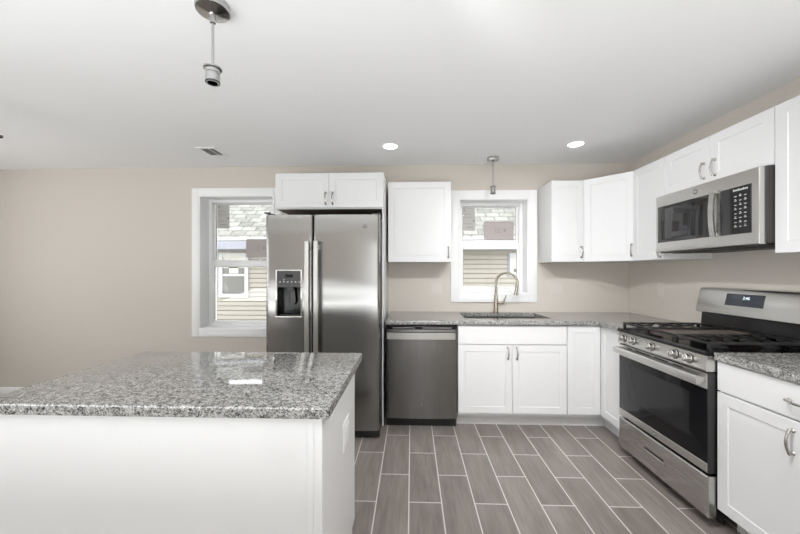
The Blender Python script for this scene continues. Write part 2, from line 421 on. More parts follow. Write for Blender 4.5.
w2, up2 = window('window_2', W2, .085, 1.620, .085)
x = up1[2]; z = up1[5]
sticker(up1, x + .006, x + .145, z - .265, z - .005, M['label_grey'], marks_a, 'grey printed label on the pane')
sticker(up1, x + .335, x + .62, up1[4] + .030, up1[4] + .235, M['label_mauve'], marks_b, 'mauve printed label on the pane')
x = up2[2]; z = up2[5]
sticker(up2, x + .006, x + .135, z - .250, z - .005, M['label_grey'], marks_a, 'grey printed label on the pane')
sticker(up2, x + .232, x + .555, up2[4] + .01, up2[4] + .205, M['label_mauve'], marks_b, 'mauve printed label on the pane')

# unseen windows of the rest of the room; the rear one added for light
def plain_frame(name, boxes):
    mb = MB()
    for b in boxes: mb.box(*b)
    struct(name, mb, M['trim'])
for i, (a, b) in enumerate(LW):
    X0, X1 = XL - .16, XL - .10; m_ = (a + b) / 2
    plain_frame('window_%d' % (3 + i), [(X0, X1, a, a + .06, .8, 2.1), (X0, X1, b - .06, b, .8, 2.1), (X0, X1, a + .06, b - .06, .8, .86), (X0, X1, a + .06, b - .06, 2.04, 2.1), (X0, X1, a + .06, b - .06, 1.42, 1.48),
                 (XL - .02, XL + .016, a - .08, a, .72, 2.18), (XL - .02, XL + .016, b, b + .08, .72, 2.18), (XL - .02, XL + .016, a, b, 2.1, 2.18), (XL - .02, XL + .016, a, b, .72, .8)])
a, b, z0, z1 = REAR; Y0, Y1 = YR - .16, YR - .10; zm = (z0 + z1) / 2
plain_frame('window_5', [(a, a + .06, Y0, Y1, z0, z1), (b - .06, b, Y0, Y1, z0, z1), (a + .06, b - .06, Y0, Y1, z0, z0 + .06), (a + .06, b - .06, Y0, Y1, z1 - .06, z1), (a + .06, b - .06, Y0, Y1, zm - .03, zm + .03),
            (a - .08, a, YR - .02, YR + .016, z0 - .08, z1 + .08), (b, b + .08, YR - .02, YR + .016, z0 - .08, z1 + .08), (a, b, YR - .02, YR + .016, z1, z1 + .08), (a, b, YR - .02, YR + .016, z0 - .08, z0)])

# ------------------------------------------------------------------ outside: neighbour's house and lawn
YN = 8.6
mb = MB(); mb.box(-30, 30, YB + WT + .3, 40, -.75, -.6); g_ = struct('ground', mb, M['grass'])
h = thing('neighbor_house', (-1, YN, -.6), 'neighbouring house with cream horizontal siding and pale shingle roof, seen through both windows', 'house')
mb = MB(); z = -.6
while z < 1.92:                                                     # lapped boards
    mb.prism([(0, .018), (-.050, .018), (-.036, .118), (0, .118)], (-9, YN, z), (0, 1, 0), (0, 0, 1), (17, 0, 0)); z += .118
mb.box(-9, 8, YN, YN + .2, -.6, 2.0); mb.box(-9, -8.8, YN, YN + 8, -.6, 2.0); mb.box(7.8, 8, YN, YN + 8, -.6, 2.0)
mk('siding_wall', mb, M['siding'], h)
mb = MB(); sl = .70
mb.prism([(-.46, 2.10), (-.46, 2.16), (5.2, 2.16 + 5.66 * sl), (10.8, 2.16), (10.8, 2.10), (5.2, 2.10 + 5.66 * sl)], (-9.4, YN, 0), (0, 1, 0), (0, 0, 1), (17.8, 0, 0)); mk('roof', mb, M['shingle'], h)
mb = MB(); mb.box(-9.4, 8.4, YN - .45, YN + .1, 1.875, 1.90); mk('soffit', mb, M['soffit'], h)
mb = MB(); mb.prism([(0, 0), (-.09, .02), (-.11, .215), (-.095, .215), (-.08, .03), (0, .02)], (-9.4, YN - .45, 1.875), (0, 1, 0), (0, 0, 1), (17.8, 0, 0)); mk('gutter', mb, M['soffit'], h)
mb = MB(); mb.box(-9.4, 8.4, YN - .575, YN - .44, 2.10, 2.165); mk('drip_edge', mb, M['ext_white'], h)
def house_window(x0, x1, z0, z1):
    mb = MB(); t = .09; y0, y1 = YN - .085, YN - .01
    mb.box(x0 - t, x0, y0, y1, z0 - t, z1 + t); mb.box(x1, x1 + t, y0, y1, z0 - t, z1 + t); mb.box(x0, x1, y0, y1, z1, z1 + t); mb.box(x0, x1, y0, y1, z0 - t, z0)
    zm = (z0 + z1) / 2; mb.box(x0, x1, y0 + .015, y1, zm - .025, zm + .025)
    f = mk('window', mb, M['ext_white'], h)
    mb = MB(); mb.box(x0, x1, YN - .058, YN - .054, z0, z1); mk('pane', mb, M['extglass'], f)
    mb = MB(); xc = (x0 + x1) / 2; mb.box(xc - .12, xc + .12, YN - .062, YN - .0585, zm + .04, zm + .22); mb.box(x0, x1, YN - .062, YN - .0585, z1 - .3, z1); mk('blind', mb, M['label_grey'], f)
    c = MB(); c.box(x0 - t - .05, x0 - t, YN - .06, YN - .01, z0 - t, z1 + t); mk('trim_shadow_strip', c, M['soffit'], h)  # blue-grey strip stands for the shadow beside the window trim
house_window(-4.83, -4.25, .78, 1.74); house_window(2.53, 3.1, 1.33, 1.72)

# ------------------------------------------------------------------ base cabinets
G = .0015
YF = YB - .63; YCF = YB - .611          # door face plane, carcass front (back run)
XF = XR - .625; XCF = XR - .606
def carc(x0, x1, y0, y1, z0, z1): mb = MB(); mb.box(x0, x1, y0, y1, z0, z1, .001); return mb
ZT = .876; ZTB = .881; UPB = .006          # the back run stands a little higher than the near one
# tall filler panel beside the fridge
mb = carc(-.2545, -.2425, 2.93, YB - .001, 0.0005, 1.879); tag(mk('side_panel', mb, M['cab'], loc=(-.248, 3.2, 0)), 'tall narrow white panel standing between fridge and dishwasher', 'panel')
# sink base
sb = thing('base_cabinet', (.853, 3.2, 0), 'white sink base cabinet under the window with two shaker doors and a blank top panel', 'cabinet', 'white base cabinets')
mb = MB()                                                           # open-topped box: the sink hangs inside
mb.box(.395, .413, YCF, YB - .002, .105, ZTB); mb.box(1.291, 1.309, YCF, YB - .002, .105, ZTB); mb.box(.413, 1.291, YB - .014, YB - .002, .105, ZTB)
mb.box(.413, 1.291, YCF, YB - .014, .105, .123); mb.box(.413, 1.291, YCF, YCF + .018, .123, ZTB); mk('body', mb, M['cab'], sb)
mb = carc(.395, 1.309, YB - .54, YB - .52, .0005, .105); mk('toe_kick', mb, M['cab'], sb)
mb = MB(); mb.rings((.397, YCF, .718), (1, 0, 0), (0, -1, 0), .910, .159, SLAB()); mk('false_drawer_front', mb, M['cab'], sb)
for x0, hx in ((.397, .815), (.8535, .890)):
    mb = MB(); mb.rings((x0, YCF, .130), (1, 0, 0), (0, -1, 0), .4535, .582, SHAKER()); d = mk('door', mb, M['cab'], sb)
    pull('handle', (hx, YF, .642), (0, 0, 1), (0, -1, 0), d)
# corner cabinet, bi-fold leaves meeting in the corner
cb = thing('base_cabinet', (1.75, 3.1, 0), 'white corner base cabinet beside the range with two door leaves meeting at a right angle', 'cabinet', 'white base cabinets')
mb = MB(); Y2 = 2.574
mb.prism([(1.311, YCF), (1.311, YB - .002), (XR - .002, YB - .002), (XR - .002, Y2), (XCF, Y2), (XCF, YCF)], (0, 0, .105), (1, 0, 0), (0, 1, 0), (0, 0, ZTB - .105)); mk('body', mb, M['cab'], cb)
mb = MB(); mb.prism([(1.311, YB - .54), (1.311, YB - .52), (XR - .525, YB - .52), (XR - .525, Y2), (XR - .545, Y2), (XR - .545, YB - .54)], (0, 0, .0005), (1, 0, 0), (0, 1, 0), (0, 0, .1045)); mk('toe_kick', mb, M['cab'], cb)
mb = MB(); mb.rings((1.313, YCF, .130), (1, 0, 0), (0, -1, 0), XF - .001 - 1.313, .747, SHAKER()); mk('door', mb, M['cab'], cb)
mb = MB(); mb.rings((XCF, YF - .001, .130), (0, -1, 0), (-1, 0, 0), YF - .001 - Y2, .747, SHAKER()); mk('door', mb, M['cab'], cb)
XFN = XR - .641; XCN = XR - .622
# near right base: drawer over two doors
YN0, YN1 = 1.040, 1.802
rb = thing('base_cabinet', (1.9, 1.42, 0), 'white base cabinet at the right edge with a wide drawer above doors', 'cabinet', 'white base cabinets')
mb = carc(XCN, XR - .002, YN0, YN1, .105, ZT); mk('body', mb, M['cab'], rb)
mb = carc(XR - .54, XR - .52, YN0, YN1 - .0, .0005, .105); mb.box(XR - .52, XR - .03, YN1 - .016, YN1, .0005, .105); mk('toe_kick', mb, M['cab'], rb)
mb = MB(); mb.rings((XCN, YN1 - .002, .724), (0, -1, 0), (-1, 0, 0), YN1 - YN0 - .004, .147, SLAB()); d = mk('drawer', mb, M['cab'], rb)
pull('handle', (XFN, 1.418, .795), (0, 1, 0), (-1, 0, 0), d)
for y1, hy in ((YN1 - .002, 1.452), ((YN0 + YN1) / 2 - .0015, 1.385)):
    mb = MB(); mb.rings((XCN, y1, .113), (0, -1, 0), (-1, 0, 0), .3775, .603, SHAKER()); d = mk('door', mb, M['cab'], rb)
    pull('handle', (XFN, hy, .628), (0, 0, 1), (-1, 0, 0), d)

# ------------------------------------------------------------------ counters
def slab_poly(mb, poly, z0, z1, bev=.004):
    n0 = set(mb.bm.faces)
    mb.prism(poly, (0, 0, z0), (1, 0, 0), (0, 1, 0), (0, 0, z1 - z0))
    es = {e for f in mb.bm.faces if f not in n0 for e in f.edges if abs(e.verts[0].co.z - e.verts[1].co.z) < 1e-6}
    r = bmesh.ops.bevel(mb.bm, geom=list(es), offset=bev, segments=3, profile=.5, affect='EDGES')
    for f in r['faces']: f.tag = False
    mb._done(); return mb
ZS0, ZS1 = .8825, .920
SX = (.475, .848, .878, 1.234); SY0, SY1 = 3.035, 3.455      # sink bowls: x of left bowl, x of right bowl
yf, xf = YB - .652, XR - .655
mb = MB(); c = .05
# one worktop with an opening for the sink (joined from pieces that meet exactly)
mb.box(-.2215, SX[0], yf + .02, YB - .001, ZS0, ZS1); mb.box(SX[3], xf + .02, yf + .02, YB - .001, ZS0, ZS1)
mb.box(SX[0], SX[3], yf + .02, SY0, ZS0, ZS1); mb.box(SX[0], SX[3], SY1, YB - .001, ZS0, ZS1)
mb.box(xf + .02, XR - .001, yf + .02, YB - .001, ZS0, ZS1); mb.box(xf + .02, XR - .001, 2.574, yf + .02, ZS0, ZS1)
# eased front edge
ed = [(.02, 0), (.004, 0), (.001, .001), (0, .004), (0, ZS1 - ZS0 - .004), (.001, ZS1 - ZS0 - .001), (.004, ZS1 - ZS0), (.02, ZS1 - ZS0)]
mb.prism(ed, (-.2215, yf, ZS0), (0, 1, 0), (0, 0, 1), (xf + .0215 + .2, 0, 0))
mb.prism(ed, (xf, 2.574, ZS0), (1, 0, 0), (0, 0, 1), (0, yf - 2.574 + .02, 0))
tag(mk('countertop', mb, M['granite'], loc=(.9, 3.2, .8825)), 'L-shaped speckled granite worktop running under the window around the corner to the range', 'countertop', 'granite worktops')
ZN0, ZN1 = .8765, .914
mb = MB(); mb.box(xf + .02, XR - .001, YN0 - .01, 1.803, ZN0, ZN1); mb.prism(ed, (xf, YN0 - .01, ZN0), (1, 0, 0), (0, 0, 1), (0, 1.803 - YN0 + .01, 0))
tag(mk('countertop', mb, M['granite'], loc=(1.9, 1.4, .8765)), 'short speckled granite worktop at the right edge in front of the range', 'countertop', 'granite worktops')

# sink: two undermounted bowls
sk = thing('kitchen_sink', (.88, 3.24, .70), 'steel double bowl sink set below the granite worktop under the window', 'sink')
for x0, x1 in ((SX[0], SX[1]), (SX[2], SX[3])):
    mb = MB(); t = .003
    o = (x0 + .002, SY0 + .002, ZS0 - .001)
    wd, hd = x1 - x0 - .004, SY1 - SY0 - .004
    lp = [(0, 0), (.0, -.14), (.03, -.175), (.031, -.178), (.03, -.1781), (-0.001, -.18), (-.003, 0)]
    mb.rings(o, (1, 0, 0), (0, 0, 1), wd, hd, [(-.0015, 0), (-.0015, -.19), (wd / 2 - .01, -.192, hd / 2 - .01)], (0, 1, 0))
    # open top: drop the top cap so that the bowl is hollow
    top = [f for f in mb.bm.faces if all(abs(v.co.z - o[2]) < 1e-5 for v in f.verts)]
    bmesh.ops.delete(mb.bm, geom=top, context='FACES_ONLY')
    b_ = mk('bowl', mb, M['sinksteel'], sk)
    mb = MB(); mb.lathe([(.04, 0), (.04, .003), (.03, .003), (.022, .0015), (.001, .0015)], ((x0 + x1) / 2, (SY0 + SY1) / 2, ZS0 - .1925), (0, 0, 1), 24); mk('drain', mb, M['chrome'], b_)
mb = MB(); mb.box(SX[1], SX[2], SY0, SY1, ZS0 - .14, ZS0 - .004, .003); mk('divider', mb, M['sinksteel'], sk)

# faucet
FX, FY = .860, 3.492
fc = thing('faucet', (FX, FY, ZS1), 'tall nickel gooseneck pull-down faucet behind the sink', 'faucet')
mb = MB(); mb.lathe([(.030, .0005), (.030, .006), (.024, .010), (.0215, .05), (.020, .13), (.0165, .16), (.015, .165)], (FX, FY, ZS1), (0, 0, 1), 28); mk('base', mb, M['faucet'], fc)
pts = [(FX, FY, ZS1 + .16), (FX, FY, ZS1 + .285)]; R_ = .104; zc = ZS1 + .300
dx, dy = .90, -.44                                                # the spout swings out over the right bowl
for i in range(17):
    t = PI - (PI * 1.08) * i / 16
    r = R_ + R_ * math.cos(t); pts.append((FX + dx * r, FY + dy * r, zc + R_ * math.sin(t)))
mb = MB(); mb.tube(pts, .0125, 14); mk('spout', mb, M['faucet'], fc)
e = Vector(pts[-1]); dr = (e - Vector(pts[-2])).normalized()
mb = MB(); mb.lathe([(.0135, -.01), (.0155, 0), (.0165, .05), (.019, .085), (.019, .092), (.012, .094)], e, dr, 20); mk('spray_head', mb, M['faucet'], fc)
mb = MB(); mb.tube([(FX + .012, FY, ZS1 + .10), (FX + .075, FY - .01, ZS1 + .10)], .011, 12); mb.tube([(FX + .072, FY - .01, ZS1 + .094), (FX + .083, FY - .012, ZS1 + .13), (FX + .097, FY - .016, ZS1 + .175)], [.0085, .007, .0055], 12)
mk('lever', mb, M['faucet'], fc)

# ------------------------------------------------------------------ upper cabinets
ZU0, ZU1 = 1.424, 2.180
def upper(loc, label): return thing('wall_cabinet', loc, label, 'cabinet', 'white wall cabinets')
# over the fridge
oc = upper((-.7, 3.2, 1.88), 'short white two-door cabinet above the stainless fridge')
mb = carc(-1.188, -.2425, 2.945, YB - .001, 1.8805, 2.190); mk('body', mb, M['cab'], oc)
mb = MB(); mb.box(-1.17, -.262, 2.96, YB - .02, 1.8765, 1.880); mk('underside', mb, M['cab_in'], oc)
for x0, hx in ((-1.187, -.745), (-.7145, -.684)):
    mb = MB(); mb.rings((x0, 2.945, 1.889), (1, 0, 0), (0, -1, 0), .470, .300, SHAKER()); d = mk('door', mb, M['cab'], oc)
    pull('handle', (hx, 2.926, 1.968), (0, 0, 1), (0, -1, 0), d)
# left of the sink window
uc = upper((.07, 3.4, ZU0), 'square white single-door wall cabinet between the fridge and the sink window')
mb = carc(-.2215, .372, 3.225, YB - .001, ZU0, ZU1); mk('body', mb, M['cab'], uc)
mb = MB(); mb.rings((-.2195, 3.225, ZU0 + .001), (1, 0, 0), (0, -1, 0), .590, ZU1 - ZU0 - .002, SHAKER()); d = mk('door', mb, M['cab'], uc)
pull('handle', (.345, 3.206, 1.515), (0, 0, 1), (0, -1, 0), d)
# right of the sink window
XU = XR - .33
ur = upper((1.45, 3.4, ZU0), 'narrow white wall cabinet just right of the sink window')
mb = carc(1.300, 1.5995, 3.225, YB - .001, ZU0, ZU1); mk('body', mb, M['cab'], ur)
mb = MB(); mb.rings((1.302, 3.225, ZU0 + .001), (1, 0, 0), (0, -1, 0), .296, ZU1 - ZU0 - .002, SHAKER()); d = mk('door', mb, M['cab'], ur)
pull('handle', (1.572, 3.206, 1.515), (0, 0, 1), (0, -1, 0), d)
# diagonal corner
uk = upper((2.0, 3.3, ZU0), 'diagonal white wall cabinet in the room corner')
p, q = Vector((1.6005, 3.212)), Vector((1.887, 2.9255)); nn = Vector((-1, -1)).normalized()
mb = MB(); mb.prism([(1.6005, YB - .001), (p.x, p.y), (q.x, q.y), (XR - .001, q.y), (XR - .001, YB - .001)], (0, 0, ZU0), (1, 0, 0), (0, 1, 0), (0, 0, ZU1 - ZU0)); mk('body', mb, M['cab'], uk)
dd = (q - p); mb = MB(); mb.rings((p.x + .004, p.y - .004, ZU0 + .001), (dd.x, dd.y, 0), (nn.x, nn.y, 0), dd.length - .010, ZU1 - ZU0 - .002, SHAKER()); d = mk('door', mb, M['cab'], uk)
hp = p + dd * .935 + nn * T_DOOR
pull('handle', (hp.x, hp.y, 1.515), (0, 0, 1), (nn.x, nn.y, 0), d)
# right wall run
def right_upper(y0, y1, z0, label, ndoor, hspec):
    t = upper((2.05, (y0 + y1) / 2, z0), label)
    mb = carc(XU + .001, XR - .001, y0 + .0005, y1 - .0005, z0, ZU1); mk('body', mb, M['cab'], t)
    wd = (y1 - y0) / ndoor
    for i in range(ndoor):
        mb = MB(); mb.rings((XU + .001, y1 - i * wd - .0015, z0 + .001), (0, -1, 0), (-1, 0, 0), wd - .003, ZU1 - z0 - .002, SHAKER()); d = mk('door', mb, M['cab'], t)
        if hspec[i]: pull('handle', (XU - .018, hspec[i][0], hspec[i][1]), (0, 0, 1), (-1, 0, 0), d)
right_upper(2.570, 2.9245, ZU0, 'white wall cabinet between the corner cabinet and the microwave', 1, [(2.605, 1.49)])
right_upper(1.8095, 2.569, 1.883, 'short white two-door wall cabinet directly above the microwave', 2, [(2.228, 1.972), (2.150, 1.972)])
right_upper(1.350, 1.8085, ZU0, 'white wall cabinet at the right edge, nearer than the microwave', 1, [(1.385, 1.515)])

# ------------------------------------------------------------------ microwave over the range
MX = 1.802
mw = thing('microwave', (2.0, 2.19, 1.472), 'stainless over-the-range microwave with black window hung below the short cabinet', 'microwave')
mb = MB(); mb.box(MX + .03, XR - .002, 1.813, 2.566, 1.480, 1.879, .002); mk('body', mb, M['fridge_side'], mw)
mb = MB(); mb.box(MX + .02, XR - .02, 1.83, 2.55, 1.466, 1.4795, .002)
for k in range(14): mb.box(MX + .07, MX + .19, 1.90 + k * .045, 1.925 + k * .045, 1.462, 1.4665)
mk('underside_vent', mb, M['blackm'], mw)
mb = MB(); mb.rings((MX + .03, 2.570, 1.474), (0, -1, 0), (-1, 0, 0), .748, .404, [(0, 0), (0, .024), (.004, .030)]); dr_ = mk('front_panel', mb, M['steel'], mw)
mb = MB(); mb.rings((MX, 2.548, 1.541), (0, -1, 0), (-1, 0, 0), .452, .258, [(0, 0), (0, .001), (.002, .0025)])
wn = mk('door_glass', mb, M['mwglass'], mw)
mb = MB(); mb.rings((MX - .0025, 2.478, 1.562), (0, -1, 0), (-1, 0, 0), .315, .215, [(0, 0), (0, .0003), (.001, .0005)]); mk('window', mb, M['mwglass'], wn)
# vertical bowed handle
mb = MB(); pts = []; rd = []
for i in range(13):
    t = -1 + i / 6; pts.append((MX - .018 - .026 * (1 - t * t), 2.075, 1.675 + t * .135)); rd.append(.016)
n_ = 18; pf = [(-.012 * (1 - (2 * i / n_ - 1) ** 2) - .020, 1.540 + .272 * i / n_) for i in range(n_ + 1)]; mb.prism(pf + [(x_ + .010, z_) for x_, z_ in pf[::-1]], (MX, 2.060, 0), (1, 0, 0), (0, 0, 1), (0, .034, 0)); mb.box(MX - .014, MX, 2.066, 2.088, 1.794, 1.812, .003); mb.box(MX - .014, MX, 2.066, 2.088, 1.540, 1.558, .003); mk('handle', mb, M['steel'], mw)
mb = MB(); mb.rings((MX, 2.046, 1.538), (0, -1, 0), (-1, 0, 0), .182, .262, [(0, 0), (0, .001), (.002, .0025)]); cp = mk('control_panel', mb, M['mwglass'], mw)
mb = MB(); xx = MX - .0026
for k in range(9): mb.box(xx - .0003, xx, 1.965 - k * .0095, 1.9585 - k * .0095, 1.776, 1.785 if k % 3 else 1.788)
for r in range(8):
    for k in range(3):
        zz = 1.745 - r * .024; yy = 1.958 - k * .028
        mb.box(xx - .0003, xx, yy, yy - .014, zz, zz + .004); 
        if (r + k) % 2: mb.box(xx - .0003, xx, yy - .002, yy - .011, zz + .008, zz + .011)
mk('keypad', mb, M['mark'], cp)
badge((MX - .0001, 2.222, 1.838), (-1, 0, 0), (0, -1, 0), .0165, mw)

# ------------------------------------------------------------------ range
RX = 1.527; RY0, RY1 = 1.807, 2.557; ym = (RY0 + RY1) / 2
rg = thing('gas_range', (1.85, ym, 0), 'stainless gas range with black grates and oven door against the right wall', 'range')
mb = MB(); mb.box(1.572, XR - .01, RY0, RY1, .06, .895, .002); mk('body', mb, M['black'], rg)
for yy in (RY0 + .05, RY1 - .05):
    for xx in (1.64, 2.12):
        mb = MB(); mb.lathe([(.018, .0005), (.018, .012), (.010, .014), (.010, .062)], (xx, yy, 0), (0, 0, 1), 14); mk('foot', mb, M['blackm'], rg)
# storage drawer
mb = MB(); sy0, sy1, sz0, sz1 = 2.105, 2.285, .166, .196
mb.rings((1.571, RY1 - .001, .056), (0, -1, 0), (-1, 0, 0), RY1 - RY0 - .002, .214, [(0, 0), (0, .036), (.006, .044)])
dw = mk('storage_drawer', mb, M['steel'], rg)
mb = MB(); mb.rings((1.527, 2.29, .160), (0, -1, 0), (-1, 0, 0), .19, .042, [(0, 0), (0, .0025), (.004, .003), (.008, .003), (.010, .001), (.011, .001)]); q = mk('pull_recess', mb, M['steel'], dw)
mb = MB(); mb.box(1.5245, 1.5255, 2.276, 2.114, .175, .187); mk('slot', mb, M['blackm'], q)
# oven door
mb = MB(); mb.box(1.530, 1.571, RY0 + .001, RY1 - .001, .284, .806, .004); od = mk('oven_door', mb, M['blackm'], rg)
mb = MB(); mb.rings((1.530, RY1 - .004, .290), (0, -1, 0), (-1, 0, 0), RY1 - RY0 - .008, .046, [(0, 0), (0, .002), (.002, .004)]); mk('steel_strip', mb, M['satin'], od)
mb = MB(); mb.rings((1.530, RY1 - .004, .722), (0, -1, 0), (-1, 0, 0), RY1 - RY0 - .008, .080, [(0, 0), (0, .002), (.002, .004)]); mk('steel_strip', mb, M['satin'], od)
mb = MB(); mb.rings((1.530, RY1 - .004, .337), (0, -1, 0), (-1, 0, 0), RY1 - RY0 - .008, .384, [(0, 0), (0, .002), (.002, .003)]); dg_ = mk('door_glass', mb, M['blackglass'], od)
mb = MB(); mb.rings((1.527, RY1 - .095, .430), (0, -1, 0), (-1, 0, 0), .54, .245, [(0, 0), (0, .0003), (.001, .0006)]); mk('window', mb, M['ovenwin'], dg_)
mb = MB()
for y1, y0 in ((2.462, 2.405), (2.372, 2.225), (2.19, 2.075), (2.04, 1.965)):
    mb.box(1.5252, 1.5262, y0, y1, .789, .796)
mk('vent_slots', mb, M['blackm'], od)
badge((1.5255, 2.19, .312), (-1, 0, 0), (0, -1, 0), .013, od)
mb = MB(); pf = [(-.012, -.022), (.010, -.022), (.014, -.015), (.014, .014), (.009, .020), (-.008, .020), (-.013, .012)]
mb.prism([(-x_, z_) for x_, z_ in pf], (1.492, RY0 + .012, .768), (1, 0, 0), (0, 0, 1), (0, RY1 - RY0 - .024, 0))
for yy in (RY0 + .014, RY1 - .050): mb.box(1.490, 1.5275, yy, yy + .036, .750, .784, .003)
mk('handle', mb, M['satin'], od)
# front control panel (sloping face) and knobs
mb = MB(); mb.prism([(1.572, .812), (1.524, .812), (1.517, .822), (1.528, .893), (1.572, .893)], (0, RY0 + .001, 0), (1, 0, 0), (0, 0, 1), (0, RY1 - RY0 - .002, 0)); cpn = mk('control_panel', mb, M['steel'], rg)
nv = Vector((-1, 0, .155)).normalized()
for yy in (2.482, 2.385, 2.205, 2.015, 1.915):
    kc = Vector((1.5225, yy, .856))
    mb = MB(); mb.lathe([(.024, 0), (.024, .006), (.021, .008), (.0195, .028), (.017, .031), (.001, .031)], kc, nv, 24)
    k_ = mk('knob', mb, M['steel'], rg)
    mb = MB(); g0 = kc + nv * .031; mb.box(g0.x - .012, g0.x + .002, g0.y - .0045, g0.y + .0045, g0.z - .019, g0.z + .019, .002); mk('grip', mb, M['steel'], k_)
    mb = MB(); mb.lathe([(.028, 0), (.028, .0015), (.025, .002), (.001, .002)], kc - nv * .0005, nv, 24); mk('bezel', mb, M['blackm'], k_)
# cooktop
mb = MB(); mb.prism([(1.522, .894), (1.515, .900), (1.517, .912), (1.526, .918), (1.545, .912), (2.10, .912), (2.10, .895)], (0, RY0 + .0005, 0), (1, 0, 0), (0, 0, 1), (0, RY1 - RY0 - .001, 0)); ck = mk('cooktop', mb, M['black'], rg)
for bx in (1.70, 1.98):
    for by in (RY0 + .14, RY1 - .14):
        mb = MB(); mb.lathe([(.045, 0), (.045, .006), (.034, .010), (.034, .018), (.030, .021), (.001, .021)], (bx, by, .912), (0, 0, 1), 24); mk('burner', mb, M['iron'], ck)
def grate(y0, y1, fingers):
    mb = MB(); zt, zb = .962, .949; x0, x1 = 1.548, 2.085; t = .016
    mb.box(x0, x1, y0, y0 + t, zb, zt, .003); mb.box(x0, x1, y1 - t, y1, zb, zt, .003)
    mb.box(x0, x0 + t, y0 + t, y1 - t, zb, zt, .003); mb.box(x1 - t, x1, y0 + t, y1 - t, zb, zt, .003)
    for xx in (x0, x1 - t):
        for yy in (y0, y1 - t): mb.box(xx, xx + t, yy, yy + t, .9125, zb, .002)
    if fingers:
        cx = (x0 + x1) / 2; mb.box(cx - .007, cx + .007, y0 + t, y1 - t, zb, zt, .002)
        mid = (y0 + y1) / 2
        for bx in (1.70, 1.98):
            for s in (-1, 1):
                mb.box(bx - .005, bx + .005, mid + s * .03, (y1 - t) if s > 0 else (y0 + t), zb + .002, zt, .002)
            for s in (-1, 1):
                xa = bx + s * .03; xb = (x0 + t if bx < cx else cx) if s < 0 else (cx if bx < cx else x1 - t)
                mb.box(min(xa, xb), max(xa, xb), mid - .005, mid + .005, zb + .002, zt, .002)
                mb.box(bx + s * .075 - .005, bx + s * .075 + .005, y0 + t, mid - .04, zb + .002, zt, .002); mb.box(bx + s * .075 - .005, bx + s * .075 + .005, mid + .04, y1 - t, zb + .002, zt, .002)
    return mk('grate', mb, M['iron'], rg)
gw = (RY1 - RY0 - .03) / 3
grate(RY0 + .013, RY0 + .013 + gw, True); grate(RY0 + .015 + gw, RY0 + .015 + 2 * gw, False); grate(RY0 + .017 + 2 * gw, RY0 + .017 + 3 * gw, True)
mb = MB(); gy0, gy1 = RY0 + .015 + gw + .0145, RY0 + .015 + 2 * gw - .0145
mb.rings((1.566, gy0, .926), (1, 0, 0), (0, 0, 1), .50, gy1 - gy0, [(0, 0), (0, .024), (.006, .026), (.016, .026), (.022, .020), (.023, .020)], (0, 1, 0)); mk('griddle', mb, M['griddle'], rg)
# back guard
mb = MB(); mb.prism([(2.100, .9125), (2.112, 1.049), (XR - .011, 1.049), (XR - .011, .9125)], (0, RY0 + .012, 0), (1, 0, 0), (0, 0, 1), (0, RY1 - RY0 - .024, 0)); mk('lower_guard', mb, M['black'], rg)
mb = MB(); mb.prism([(2.074, 1.050), (2.108, 1.204), (2.116, 1.216), (XR - .011, 1.220), (XR - .011, 1.050), (2.115, 1.050), (2.090, 1.043)], (0, RY0 + .001, 0), (1, 0, 0), (0, 0, 1), (0, RY1 - RY0 - .002, 0)); bgd = mk('back_guard', mb, M['steel'], rg)
tv = Vector((.034, 0, .154)).normalized(); nb = Vector((-tv.z, 0, tv.x)); ob = Vector((2.074, 0, 1.050))
pz = .062; mb = MB(); mb.rings(ob + tv * pz + Vector((0, 2.338, 0)), (0, -1, 0), nb, .245, .078, [(0, 0), (0, .002), (.003, .0035)], tv); mb.use(1); o_ = ob + nb * .0037
for r in range(2):
    for k in range(7):
        if r == 1 and k in (3, 4): continue
        yy = 2.322 - k * .032; p_ = o_ + tv * (pz + .018 + r * .024)
        mb.rings(p_ + Vector((0, yy, 0)), (0, -1, 0), nb, .013, .0045, [(0, 0), (0, .0003)], tv)
ds = mk('display_panel', mb, [M['panelglass'], M['mid_grey']], bgd)
text('clock_digits', '2:46', .026, o_ + tv * (pz + .052) + Vector((0, 2.200, 0)), (0, -1, 0), tv, M['digit'], ds, .0003)

# ------------------------------------------------------------------ dishwasher
dwr = thing('dishwasher', (.086, 3.2, 0), 'stainless front dishwasher between the fridge panel and the sink cabinet', 'dishwasher')
mb = MB(); mb.box(-.222, .386, 2.94, YB - .01, .10, .872, .002); mk('body', mb, M['blackm'], dwr)
mb = MB(); mb.box(-.220, .384, 2.945, 2.965, .0005, .098, .002); mk('toe_kick', mb, M['blackm'], dwr)
mb = MB(); mb.box(-.219, .384, 2.897, 2.938, .845, .874, .003); mb.use(1).box(-.16, .03, 2.8955, 2.8975, .850, .858); mb.box(.09, .34, 2.8955, 2.8975, .850, .858); mk('control_strip', mb, [M['black'], M['mid_grey']], dwr)
